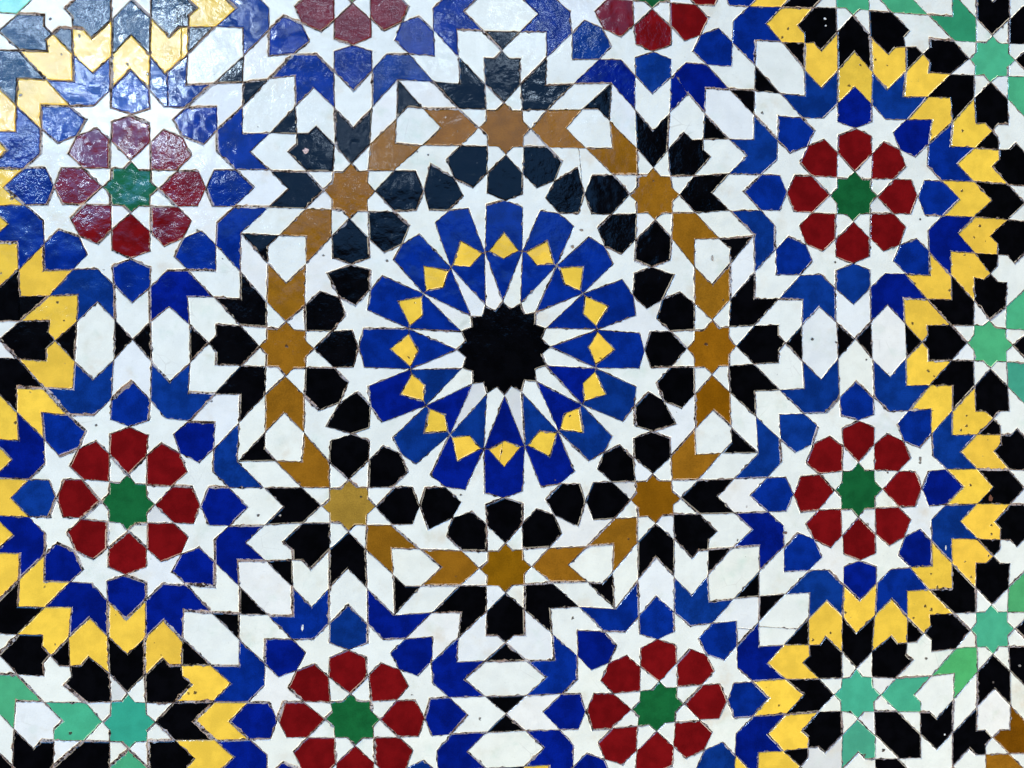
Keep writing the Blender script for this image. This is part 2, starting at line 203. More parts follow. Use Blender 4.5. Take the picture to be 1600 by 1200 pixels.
# hand-set irregularity of every joint of the mosaic, in thousandths of the pattern unit (x,y)
JOINTS = '''
-28,37 -43,41 -59,57 -54,58 -49,78 -40,69 -27,86 -24,66 -12,73 -11,81 3,119 6,111 27,132 16,115 28,123 -4,105 -13,110 -15,98 2,108 -11,99 -9,113
-23,99 -25,104 -38,93 -42,95 -51,66 -54,40 -59,28 -59,14 -59,17 -55,18 -43,26 -69,107 -27,83 -9,160 -72,161 -66,225 20,159 46,163 -37,225 -15,63
22,131 3,82 -11,60 -20,18 -20,49 -32,39 -31,13 -85,128 -95,57 -46,30 -43,173 -69,162 -73,161 -52,221 -16,183 7,168 54,152 58,167 3,208 8,88 64,147
40,169 44,101 25,133 -6,81 -19,19 -23,43 -20,43 -35,52 -56,18 -53,-1 -42,121 -31,210 -36,221 -30,185 -19,99 -13,39 -9,-3 -10,24 -22,139 -15,129
-20,155 11,173 -26,186 -50,199 -70,264 -37,255 -20,220 -34,170 -72,169 -119,197 -68,57 -39,71 -40,86 -11,-6 -9,18 10,-6 9,-38 18,-53 12,-55 1,54 23,40
25,24 -74,158 -77,121 -72,110 -31,88 -70,29 -33,8 -9,160 26,115 54,155 -73,241 -40,229 -36,242 34,141 56,149 43,154 -2,60 4,91 -5,86 22,51 -12,83
-40,75 -3,16 -23,24 -33,8 -64,162 25,106 49,188 -135,284 13,143 -41,-6 -18,9 1,-22 -41,198 -17,184 -19,163 -24,152 -37,107 -17,75 -6,190 5,188 2,173
-127,237 -137,241 -109,250 -29,117 -23,153 -30,170 -30,17 -25,4 -50,15 9,-68 5,-68 12,-45 23,3 19,-20 8,-29 -15,128 -14,110 -18,141 -15,163 -11,153
-51,119 -63,123 -23,142 -8,112 -19,122 17,167 46,150 51,146 51,164 33,185 -26,210 -45,213 -69,212 -58,190 -56,197 -41,274 0,279 -36,275 -52,230
-76,251 -31,209 -42,202 -42,235 -42,255 -32,240 -50,161 -77,190 -40,195 -38,213 -41,188 -156,214 -165,208 -146,209 -112,201 -103,193 -35,78 -16,120
-48,98 -7,103 -24,73 -3,130 3,146 12,115 13,94 -4,87 -36,5 -55,11 -30,-28 -24,-76 -12,-52 -3,-13 9,-14 -1,2 -32,44 -14,32 18,-56 26,-78 15,-66 19,-68
15,-47 27,-80 30,-92 38,-74 52,-86 29,-72 11,18 40,-25 1,6 -39,-8 -22,39 36,-9 56,-40 46,5 63,11 53,28 -41,168 -73,37 12,163 -115,186 -19,180 14,49
-11,-106 48,-85 -27,146 -31,123 -23,171 -33,184 -20,154 -35,124 -7,-15 42,-60 -26,23 -18,64 85,153 41,194 -31,216 -38,202 59,183 -3,236 -119,178
-158,213 -155,211 -27,216 -121,197 -73,130 -55,130 -39,151 -82,196 -43,134 -7,34 -27,2 -18,12 -19,139 -58,-104 -21,-91 24,-105 23,-105 -36,-106
14,-108 57,-101 104,-87 76,-79 21,-93 -50,19 -55,49 -50,72 -53,86 -44,106 -50,101 -40,108 -48,91 -38,86 -41,77 -26,73 -36,41 -29,3 -41,5 -39,-12
-50,14 52,64 37,79 42,91 33,107 44,124 37,121 48,128 17,128 -3,146 -18,131 -32,136 -14,126 4,133 22,110 51,96 42,81 -5,202 -16,209 -27,205 -20,222
-12,232 -3,246 9,261 -2,260 -13,264 -20,251 -29,242 -13,230 -1,214 10,212 20,199 6,207 -104,140 -109,163 -125,173 -115,188 -116,198 -105,195 -102,191
-95,197 -94,202 -92,209 -100,216 -110,212 -135,203 -119,198 -118,182 -105,169 -34,26 -37,31 -38,31 -41,43 -45,58 -35,77 -26,110 -13,93 3,94 -11,87
-21,96 -40,99 -60,118 -54,85 -53,63 -43,44 3,-47 -14,-54 -8,-63 -36,-72 -49,-87 -65,-62 -73,-40 -69,-15 -59,17 -59,7 -50,14 -46,-10 -31,-23 -34,-34
-21,-42 -20,-45 14,-89 24,-91 11,-95 33,-99 33,-108 45,-99 40,-94 53,-91 55,-88 60,-95 55,-102 44,-101 21,-102 28,-98 18,-95 26,-92 12,-58 48,-61
63,-65 73,-61 67,-59 74,-58 71,-57 72,-45 68,-26 67,-41 64,-50 73,-70 84,-90 64,-91 39,-95 33,-75 -41,28 -32,-49 71,54 94,69 -21,188 13,178 -123,128
-113,131 -7,-18 -15,34 63,-56 33,-47 -31,-93 -8,-84 -23,-81 -48,-76 -20,112 -5,-63 44,97 52,123 -61,198 58,169 -139,181 -154,159 -45,39 -90,109 2,-99
-10,-42 -24,-127 -11,-103 26,-66 71,-114 -19,103 5,72 -4,-58 -10,23 59,165 34,215 10,88 0,117 -60,192 -98,180 50,178 8,182 -131,182 -124,165 -127,154
-169,142 -40,44 -12,6 -93,109 -91,88 -30,-136 14,-103 -6,-27 -3,-10 8,-133 -36,-163 14,-91 -6,-88 -10,-37 -22,-62 17,-157 82,-107 11,91 -22,75 -14,44
-13,-97 -17,-89 -17,-122 47,144 53,51 57,96 88,63 92,95 81,96 -94,193 -21,193 -88,177 70,155 9,156 97,137 -126,167 -124,182 -118,167 -116,159 -129,155
-123,198 -21,-54 -20,-27 6,-75 2,86 -42,95 -70,146 61,-93 41,-49 47,-65 52,-61 27,-65 23,-67 16,-160 -38,-112 -20,-134 -30,-108 6,-75 13,-110 -10,-135
-11,-125 -20,-169 12,-137 29,-110 29,-164 -33,-7 -37,-33 -38,-60 -34,-63 -28,-78 51,82 53,70 36,59 73,59 95,58 -42,159 -23,161 -9,155 9,163 33,162
-130,104 -120,100 -108,108 -109,118 -107,139 38,-65 52,-57 73,-57 52,-28 39,5 77,-54 72,-50 61,-41 55,-44 41,-45 -44,-108 -42,-103 -46,-106 -40,-101
-38,-104 -40,-132 -49,-107 -43,-112 -67,-90 -77,-96 15,76 -15,-84 41,233 -101,181 -103,141 -6,-23 13,-115 -18,-178 71,97 -23,-159 101,224 -105,233
-111,170 0,-73 40,-157 82,-198 53,-53 43,-43 37,-19 35,-9 41,22 42,-6 55,-10 51,-30 64,-28 72,-56 99,-72 72,-91 59,-107 39,-101 26,-96 38,-76 -36,-94
-46,-98 -40,-85 -44,-78 -38,-77 -41,-82 -27,-89 -20,-103 -19,-102 -19,-110 -8,-95 6,-87 1,-87 -3,-91 -17,-91 -36,-96 75,-27 72,-5 43,8 43,32 11,56
44,63 47,85 79,77 90,94 114,61 127,51 132,28 133,15 121,0 101,-19 96,-17 41,86 27,81 11,61 -11,69 -50,61 -65,80 -112,91 -80,99 -84,109 -45,111 -36,119
-9,114 1,112 22,108 36,100 39,98 -12,3 -9,-2 3,-44 -3,-27 4,-52 -13,-20 -22,-23 -36,17 -51,34 -38,60 -33,73 -30,71 -35,59 -29,60 -26,45 -20,38 57,-50
57,-37 61,-38 66,-37 73,-48 70,-25 70,-12 73,-11 77,-18 73,-27 69,-48 67,-48 66,-68 67,-60 71,-75 62,-53 42,53 30,47 18,46 12,34 -1,22 4,12 -3,-7
12,-2 18,-14 32,6 43,11 47,24 56,28 53,37 59,43 47,47 -9,-18 4,-21 16,-19 23,-29 35,-35 33,-49 40,-66 27,-71 21,-86 1,-75 -17,-79 -20,-65 -28,-62
-22,-47 -26,-34 -14,-28 37,-35 -40,-93 20,-51 38,37 20,-82 60,-36 27,68 -1,0 29,-48 -70,-116 63,-52 49,20 47,69 -24,22 -28,-28 -21,22 88,-93 52,-115
68,55 75,-51 -38,-10 -13,44 13,-82 40,-16 75,30 4,-104 -22,89 32,-109 -136,58 112,-17 17,-69 6,108 75,-34 -36,19 -34,-12 80,-119 50,-49 85,23 -57,-107
-50,-51 87,10 -24,-133 41,136 111,-76 -157,131 132,52 -37,-17 -50,116 62,-8 -50,70 -26,-69 67,-87 53,-98 56,-9 -61,-87 -30,-108 123,-1 -39,-107
105,136 -110,145 -79,82 69,-56 35,-56 6,-117 3,-49 -13,-50 -1,-38 -89,-111 -99,-96 -87,-87 -6,-93 8,-93 33,-78 51,-35 26,-66 10,-65 44,16 48,20 46,42
-47,0 -42,-36 -19,-59 35,-123 25,-129 -11,-104 -6,4 18,-2 35,9 70,-29 83,-52 97,-86 106,-130 122,-137 82,-133 31,81 52,77 70,61 95,-6 89,5 69,-15
-15,12 -36,16 -48,6 -22,61 -8,78 15,81 -60,-77 -56,-53 -20,-60 42,-8 22,4 2,10 -40,-99 -54,-94 -30,-63 -22,-51 -32,-86 -112,-76 -101,-93 -113,-81
-122,-76 -101,-65 -32,-107 -37,-100 -21,-91 24,-90 4,-94 12,-91 38,-57 -14,-83 -61,-111 -46,-115 27,-32 37,-22 43,-1 42,20 33,-4 -78,-37 -60,-18
-43,-66 -68,-76 -92,-70 108,-236 122,-198 85,-159 24,-144 73,-207 7,-21 1,-7 32,-11 27,-30 15,-40 87,-21 82,-8 79,-21 102,-71 99,-51 190,-137 150,-120
137,-137 192,-151 224,-164 47,101 32,102 32,90 70,68 67,78 99,106 107,44 90,5 97,48 92,98 24,-42 -72,-46 -96,-47 -35,-33 5,-24 36,1 41,-3 2,16 -1,20
11,14 -67,-97 -115,-68 -43,-86 37,-17 137,-163 87,7 15,99 -9,107 5,92 -26,22 -41,33 -16,24 52,-61 69,-83 72,-39 88,-8 68,-1 2,-60 20,-60 6,-39 5,-6
-16,-20 -67,-5 -64,9 -54,18 -39,44 -47,10 12,-27 6,-13 -18,-26 -47,-31 -28,-45 -11,-5 -25,7 -20,4 -40,18 -20,8 66,-66 95,-58 72,-66 69,-82 42,-85
156,-114 128,-119 130,-57 93,-26 91,-81 37,55 15,66 26,41 12,26 31,20 102,84 91,86 83,35 93,-7 96,-13 -41,-69 -68,-52 -62,-100 -49,-135 9,-151 -30,74
-39,90 -46,66 -65,50 -48,46 -50,20 -34,44 119,-107 140,-131 140,-101 152,-100 127,-88 57,-11 78,-26 66,-19 66,-29 55,-17 82,49 97,30 90,45 97,37 82,58
-94,-95 -79,-111 -73,-100 -63,-120 -83,-117 -57,-3 -67,-17 -69,3 -84,12 -69,17 -67,32 -56,18 102,1 27,-69 -12,71 21,-40 -92,40 101,-41 60,-31 -6,89
69,-9 -54,-29 -53,-10 127,-124 55,-44 102,14 -63,-134 -65,-42 77,-133 113,-89 116,-40 13,-33 13,5 27,14 -52,15 -27,40 -24,53 20,9 -13,7 -51,-23 -35,10
-55,27 -63,39 97,-52 88,-76 57,-100 73,-108 54,-22 80,-4 -15,72 -22,54 -12,27 93,63 55,81 78,34 -73,-63 -84,-95 -65,-125 -84,33 -78,1 -65,-7 145,-149
161,-138 148,-104 101,-44 92,-45 67,-41 109,9 112,1 105,11 -74,-135 -61,-166 -60,-154 -75,-33 -86,-22 -96,6 140,-58 163,-69 154,-49 143,-45 118,-14
16,-88 16,-89 37,-39 48,-6 29,-9 4,62 54,72 21,84 29,90 -11,90 44,-59 51,-41 37,7 28,55 14,25 -74,56 -54,87 -85,71 -119,115 -141,74 103,-11 93,26 83,0
65,-13 84,-41 59,-8 64,-10 41,-19 29,-26 32,-45 -24,109 -60,110 -58,105 -88,87 -49,77 -9,81 -42,72 -2,30 34,-3 36,1 -56,-4 -56,12 -72,-39 -85,-59
-81,-85 -74,-31 -82,-64 -69,-51 -61,-74 -56,-36 91,-138 73,-124 95,-148 136,-187 156,-160 55,-54 23,-78 25,-76 15,-84 40,-57 100,-5 88,-40 100,-34
100,-27 107,-5 -55,-189 -56,-214 -63,-179 -73,-150 -60,-145 -61,-64 -51,-94 -66,-70 -74,-76 -76,-49 112,-14 -5,-127 50,109 60,-36 -147,151 106,59
14,-1 -87,109 48,-16 -57,57 -53,-100 63,-111 32,-102 64,-57 -70,-117 -33,-124 143,-38 154,-39 152,-53 14,-95 28,-87 41,-45 92,77 110,92 81,92 58,20
26,63 13,78 -40,132 -52,165 -75,156 73,65 64,56 55,1 92,22 71,34 26,24 -120,113 -137,91 -125,81 25,13 41,-26 46,-17 -73,52 -81,48 -77,15 -84,-94
-76,-117 -67,-113 71,-103 68,-116 98,-203 9,-99 7,-142 -2,-128 77,-95 47,-129 85,-46 -62,-241 -78,-179 -83,-146 -33,-126 -43,-126 -69,-101 137,-2
115,40 127,30 123,57 117,47 -19,-140 -28,-149 -13,-148 -12,-164 4,-133 115,125 123,141 99,152 95,170 73,152 109,19 114,45 69,47 39,68 53,51 -108,185
-124,194 -143,180 -137,182 -137,158 110,89 92,138 79,124 58,149 74,108 19,77 -10,142 -26,102 -68,109 -38,37 -107,135 -154,172 -160,156 -169,164
-144,124 52,-43 54,-58 54,-46 54,-53 58,-30 -87,100 -120,135 -109,144 -118,161 -92,101 -66,-140 -56,-168 -57,-159 -34,-157 -46,-124 42,-81 23,-100
1,-117 -3,-123 32,-110 31,-178 41,-196 50,-164 40,-150 51,-134 49,-64 60,-91 47,-117 34,-152 34,-145 -58,-142 -39,-119 -66,-116 -56,-108 -62,-110
-3,-144 29,-171 19,-183 37,-185 -3,-153 125,51 -39,-134 108,180 120,43 -138,184 102,162 -90,120 -140,177 50,-71 -108,132 10,-133 51,-84 43,-155
50,-107 -41,-120 38,-143 103,75 101,83 117,76 -34,-152 -26,-165 -19,-171 111,136 134,180 107,184 106,67 69,87 28,87 -120,203 -119,236 -123,216 93,188
77,215 52,181 -39,173 -79,183 -90,151 -184,214 -167,237 -145,200 44,-74 31,-80 37,-75 -122,137 -126,160 -128,174 -21,-170 -14,-212 -19,-185 13,-107
-9,-115 -15,-108 19,-217 39,-215 30,-185 61,-150 59,-171 60,-129 -27,-120 -35,-137 -47,-127 60,-196 99,-208 47,-177 102,83 -35,-149 118,218 -142,243
-107,167 18,-95 21,-199 85,-208 -63,-76 -15,-42 -17,-130 -12,12 -27,-88 -56,-147 -54,-79 -65,-56 18,66 61,74 52,25 56,102 75,26 77,-18 79,-3 9,30
-68,128 -127,106 -70,94 -137,132 108,154 50,108 96,138 46,147 -99,109 -94,87 -75,78 -106,124 -99,171 -53,138 -75,168 -91,134 75,-57 52,-29 78,-134
32,-82 38,47 91,-76 65,-53 82,-50 29,-74 2,-178 52,-87 12,-85 55,-51 44,-8 46,-38 56,-49 -49,-122 -43,-133 -66,-115 -20,-146 -59,-132 -78,-113
-71,-128 -58,-118 -30,-141 -3,-133 6,-115 -11,-162 31,-158 2,-113 31,-140 -6,-126 -7,-156 11,-101 0,-103 -32,-75 3,-66 -73,-145 -76,-111 -43,-158
-61,-145 -50,-127 69,-60 62,-44 62,-28 118,-101 93,-68 99,-68 62,-115 106,-60 115,-83 75,-75 -32,44 -51,65 -47,74 -27,27 -35,50 -12,37 -40,18 24,67
14,51 -13,38 -139,12 -111,-20 -93,45 -79,-57 -106,-20 -88,22 -71,-6 -83,78 -96,50 -130,14 198,-122 210,-148 155,-178 207,-90 215,-122 91,-61 66,-112
123,-118 107,-110 132,-90 66,-21 76,-12 88,21 101,-3 102,-17 -35,81 71,86 19,61 -1,103 37,51 -99,-31 -89,-53 -86,-78 -103,1 -94,-29 -91,-17 -96,17
-90,-75 -90,-45 -98,-27 39,-20 42,17 52,-31 24,-17 27,-2 159,-61 124,-53 43,-82 77,-72 108,-65 -28,-74 -23,-76 -39,-90 -66,-46 -74,-59 -78,-58 -78,-92
-88,-50 -73,-70 -55,-18 27,-96 16,-87 -21,-109 97,-116 75,-85 32,-69 11,-102 -78,-91 -14,-69 -14,-38 -6,-32 16,-16 12,-42 -11,1 8,-3 -84,-18 -74,-10
-107,-68 -92,-38 -103,-46 -29,-117 35,-183 84,-211 -53,-118 -1,-110 -16,-12 -36,-8 4,-46 -2,-25 -14,-32 114,-48 105,-46 96,-29 148,-54 125,-51
138,-147 94,-180 216,-185 175,-152 160,-193 82,72 78,72 59,99 99,32 90,53 121,83 91,120 164,88 149,118 126,126 34,-39 -26,-28 -39,-40 34,-4 -15,-14
62,-21 78,-40 17,6 43,-8 37,-18 -30,-88 -53,-106 -43,-95 -100,-130 -108,-118 -72,-61 5,-42 -59,-53 -59,-68 -35,-35 -94,-120 -66,-107 -59,-119 -103,-95
-80,-99 12,-75 27,-48 18,-57 13,-60 24,-50 211,-243 174,-218 149,-245 233,-200 202,-201 88,39 80,22 85,3 105,75 87,48 -58,-65 -52,-89 144,-152
-35,-126 -29,1 -62,-6 -52,-127 -59,-24 175,-72 98,-142 97,19 94,64 26,-67 83,-58 -8,-179 71,-22 -8,84 -69,98 113,-156 62,13 -82,-97 19,-93 -64,-72
-42,-25 -49,-129 -92,-116 2,-70 -121,-95 121,-239 2,-70 96,-13 241,-217 144,72 -72,-38 -49,-103 90,-45 -30,26 -160,-1 143,-125 82,9 -105,-7 54,-64
-52,-83 -46,-79 -82,-66 -83,-78 -90,-69 -73,-77 110,-32 102,-50 93,-80 45,-113 83,-62 101,-36 -33,21 -32,22 -40,-1 -52,-4 -34,18 -34,19 -152,-4
-139,-2 -98,-66 -87,-19 -112,-12 -140,-10 176,-143 212,-154 200,-142 137,-155 122,-103 136,-118 92,5 97,-2 98,29 102,94 80,75 85,40 -107,2 -107,1
-114,30 -111,39 -104,7 -106,4 36,-72 28,-71 14,-97 16,-62 66,-57 51,-64 -46,-31 -66,-28 -78,-27 -98,-37 -83,-40 -92,-40 -99,33 -94,67 49,-150 63,-146
61,-122 49,-162 -68,-93 -4,-30 -33,-14 -31,-23 -29,-49 -29,-40 -22,-28 -39,-26 -82,-31 -94,-37 -102,-48 -110,-58 1,-73 -5,-82 -37,-98 -11,-138 -46,-29
-23,-27 -27,-34 -25,-41 129,-70 134,-74 134,-68 161,-106 126,-205 128,-206 143,-216 160,-221 84,77 89,66 93,57 97,48 92,173 91,186 91,155 98,126
28,-35 8,-16 20,1 -24,-24 27,-54 39,-36 25,-34 18,-26 -22,-58 -24,-68 -28,-82 -68,-51 -70,15 -95,-19 -77,8 -71,23 20,-142 2,-137 -8,-125 -35,-146
-61,-104 -74,-88 -39,-77 -31,-59 -25,-61 -19,-64 -9,-57 -19,-84 -136,-99 -120,-73 -124,-76 -122,-72 8,-147 22,-172 21,-191 101,-224 -10,-80 -9,-54
-14,-58 -18,-54 121,-55 115,-46 107,-39 112,-29 240,-239 204,-212 202,-223 190,-225 74,95 69,102 66,100 49,130 169,35 181,40 149,59 117,93 46,-45
21,-36 -19,-36 -52,2 -11,14 12,-2 7,-5 9,-12 -50,-57 -39,-63 -33,-78 -61,-60 -38,11 -37,-8 -27,2 -29,3 -107,-140 -97,-139 -86,-133 -76,-147 -101,-121
-86,-111 -73,-103 -54,-93 -6,-104 -4,-99 3,-86 -12,-99 -136,-119 -117,-119 -122,-128 -120,-134 217,-275 201,-274 188,-266 163,-271 -7,-98 4,-87 -2,-99
-5,-104 101,30 98,22 92,19 105,1 257,-252 241,-245 244,-260 238,-269 129,51 104,52 106,47 104,41 -16,-23 -21,-30 -13,-16 -56,-27 -37,-39 -93,60
36,-152 -32,-33 10,-98 -22,-50 127,-65 178,-227 79,89 106,108 39,-46 10,-19 -77,-73 -37,-7 231,-277 105,35 -56,-26 -53,-19 -96,-23 -56,0 -43,-17
-36,-29 -27,-45 -64,52 -65,85 -41,86 -74,126 -122,98 -84,105 -96,96 53,-181 38,-200 38,-181 16,-193 -18,-180 19,-173 15,-158 -15,-60 -23,-48 -7,-111
-43,-41 -76,-21 -65,-10 -60,-7 39,-82 57,-97 97,-105 60,-143 87,-188 56,-129 41,-146 -20,-64 -24,-69 -25,-98 -27,-82 -34,-42 -27,-51 -29,-43 136,-83
141,-88 155,-124 158,-101 142,-60 134,-71 126,-60 202,-236 202,-242 241,-261 212,-249 166,-225 179,-234 163,-227 85,81 82,94 89,87 76,122 59,142
73,110 71,106 121,90 121,102 132,96 113,115 97,127 105,121 98,124 -24,-16 -46,0 -77,1 -13,32 38,44 30,-3 43,-21 -2,-8 -9,-8 -26,10 -29,-6 -20,-35
-6,-22 7,-28 -64,-90 -65,-80 -111,-97 -73,-57 -52,-37 -53,-54 -48,-53 -20,6 -19,4 1,28 -11,2 -47,-40 -26,-26 -27,-37 248,-280 250,-293 273,-300
255,-321 208,-305 230,-296 219,-287 111,42 118,39 130,47 139,35 130,14 116,29 108,27 -139,2 -139,-24 -129,-28 -130,-41 -121,-42 -123,-54 -113,-60
-116,-68 -104,-73 -112,-80 -103,-79 -121,-57 -126,-13 -137,-10 -140,25 -143,-3 -22,-102 -17,-106 1,-121 -4,-123 13,-145 -5,-127 8,-123 10,-101 41,-86
-5,-109 -35,-133 -55,-104 -74,-71 -52,-73 -33,-68 -29,-86 4,-62 0,-63 22,-82 14,-77 32,-91 -14,-96 -44,-118 -65,-73 -86,-40 -64,-30 -46,-25 -47,-24
-48,-26 -42,-26 -29,-34 -21,-41 169,-187 165,-175 164,-161 163,-157 163,-143 169,-151 177,-148 180,-161 184,-165 167,-176 148,-186 151,-193 150,-204
157,-201 164,-205 164,-194 93,101 94,90 93,87 94,76 95,68 96,64 98,56 99,68 100,75 99,97 99,119 97,122 95,131 95,117 95,112 94,102 -60,-33 -63,-38
-71,-28 -62,-36 -56,-32 -42,-63 -25,-91 -24,-86 -11,-82 -17,-76 -8,-70 -19,-67 -17,-59 -32,-56 -41,-45 -50,-45 -113,18 -122,74 7,-144 -32,-79 52,-109
-6,-77 180,-170 190,-213 89,112 95,118 -67,2 -54,-15 -61,-44 -60,-37 -53,-26 -70,-28 -78,-39 -87,-47 -59,-26 -57,-19 -65,-27 -82,34 -81,20 -87,5
-106,122 -94,127 -91,123 7,-179 15,-185 24,-184 -42,-30 -52,-28 -64,-47 7,-142 2,-142 21,-138 -24,-77 -24,-93 -21,-105 191,-153 179,-140 169,-135
197,-235 212,-239 218,-236 84,133 82,125 84,113 103,120 103,120 101,123 -48,33 -46,30 -54,19 -39,-14 -44,-4 -49,2 -78,114 -55,112 -76,75 -66,-116
-61,-160 -21,-166 -21,-140 -37,-179 -18,-158 236,-225 254,-211 221,-183 98,139 96,160 88,146 -53,21 -45,44 -48,39 -147,-114 -142,-120 -125,-121
-121,-121 -98,-119 -104,-125 -82,-130 -86,-127 -59,-123 -94,-126 -102,-124 -125,-127 -129,-124 -143,-122 -146,-113 -151,-117 -22,37 -33,12 -38,14
-49,-5 -42,16 -43,15 -16,37 11,44 13,59 21,69 15,72 17,77 9,75 8,77 -4,64 -11,51 -53,-6 -55,-16 -59,-21 -63,-31 -73,-28 -84,-33 -73,-24 -63,-22
-57,-11 -50,-2 -48,4 -43,15 -45,12 -42,17 -47,7 -48,3 307,-323 305,-317 311,-320 301,-309 297,-304 286,-294 274,-284 271,-280 261,-269 267,-273
265,-267 273,-279 275,-284 284,-296 291,-309 297,-312 147,68 144,71 145,80 139,78 137,84 136,80 135,81 143,70 153,61 149,53 146,45 141,48 136,49
138,52 140,55 142,61 168,-303 181,-304 170,-291 170,-284 155,-272 144,-259 137,-253 125,-236 122,-244 106,-238 113,-257 105,-267 124,-282 133,-299
148,-301 166,-312 159,-11 150,-3 141,-8 129,-5 130,-14 123,-18 132,-26 134,-35 146,-39 157,-49 164,-44 179,-48 176,-37 186,-32 174,-23 174,-14 30,78
27,85 30,98 19,96 12,104 2,93 -12,91 -17,75 -31,60 -27,54 -32,39 -17,46 -9,41 3,52 14,55 20,67 -125,-105 19,75 -34,27 165,89 162,-340 54,101 -133,-91
-10,25 -52,-7 306,-338 156,62 208,-336 175,7 33,61 -79,-122 26,95 -28,41 149,103 91,-299 37,127 -62,-138 23,83 -41,24 -41,-163 -36,-146 -32,-132
-39,-152 -46,-204 -50,-189 -64,-192 -71,-198 283,-290 129,97 56,-230 186,-75 -8,127 -28,-125 -22,-110 -47,-172 -54,-181 -22,-116 -18,-110 -64,-163
-59,-171 -22,-124 -23,-129 -88,-168 -76,-169 -95,-52 -108,-74 -19,-4 15,29 -60,-32 -71,-27 291,-359 283,-330 175,52 147,48 234,-331 262,-359 154,23
181,34 29,42 15,33 -45,-113 -73,-91 -4,68 15,62 -49,40 -45,12 -31,-115 -36,-140 -19,-204 -15,-198 249,-268 261,-269 119,103 116,118 2,-186 46,-183
199,-118 169,-88 -39,125 -41,147 -77,-143 -54,-141 -73,-142 34,103 25,98 12,89 -5,78 -27,52 -29,64 128,129 137,115 153,140 38,-311 37,-268 -9,-241
-2,156 19,144 50,157 -103,-73 -122,-83 -103,-57 37,52 23,58 55,78 -51,2 -40,16 -20,39 205,104 179,81 196,73 251,-381 208,-363 211,-395 92,104 60,84
62,71 -83,-119 -97,-112 -97,-92 58,93 38,95 49,103 175,140 170,113 198,125 164,-388 125,-345 91,-355 -93,-52 -76,-35 -37,44 -30,52 -71,40 -63,55
-30,-137 -26,-118 0,-189 -14,-192 246,-250 232,-245 107,130 104,124 -11,-152 -14,-165 196,-146 209,-150 -64,140 -77,135 -102,-135 -93,-164 -34,57
-17,70 -44,105 -39,85 -41,-185 -40,-188 -59,-180 -47,-200 114,148 104,161 -38,-201 -34,-214 -30,152 -42,134 -48,-189 -54,-212 -92,-136 57,101 182,184
56,-379 -114,-159 -115,-159 -124,-161 -108,-156 -99,-153 35,100 26,97 20,93 14,92 5,86 128,154 135,158 141,169 147,164 156,169 14,-329 -2,-309
-15,-301 -19,-280 -27,-260 -126,-165 -125,-170 -122,-169 -115,-161 -105,-170 -20,67 -4,80 2,82 12,86 13,89 -52,-222 -56,-238 -59,-261 -57,-260
-58,-276 -55,-260 -51,-237 -48,-240 -87,-192 -78,-205 -90,-207 -97,-210 -90,-212 -92,-214 -80,-214 -71,-211 136,174 137,187 129,183 123,171 113,185
-43,-251 -39,-263 -36,-285 -28,-304 -26,-294 -119,-161 -105,-144 61,95 36,93 159,202 186,218 40,-403 1,-353 -115,-153 -125,-168 -128,-181 -31,-347
-6,-396 22,-408 -120,-186 -54,-334 -52,-307 -114,-195 -119,-199 -41,-314 -105,-131 59,-481 -46,40 -49,33 -36,52 -2,151 -9,128 97,202 82,183 91,173'''
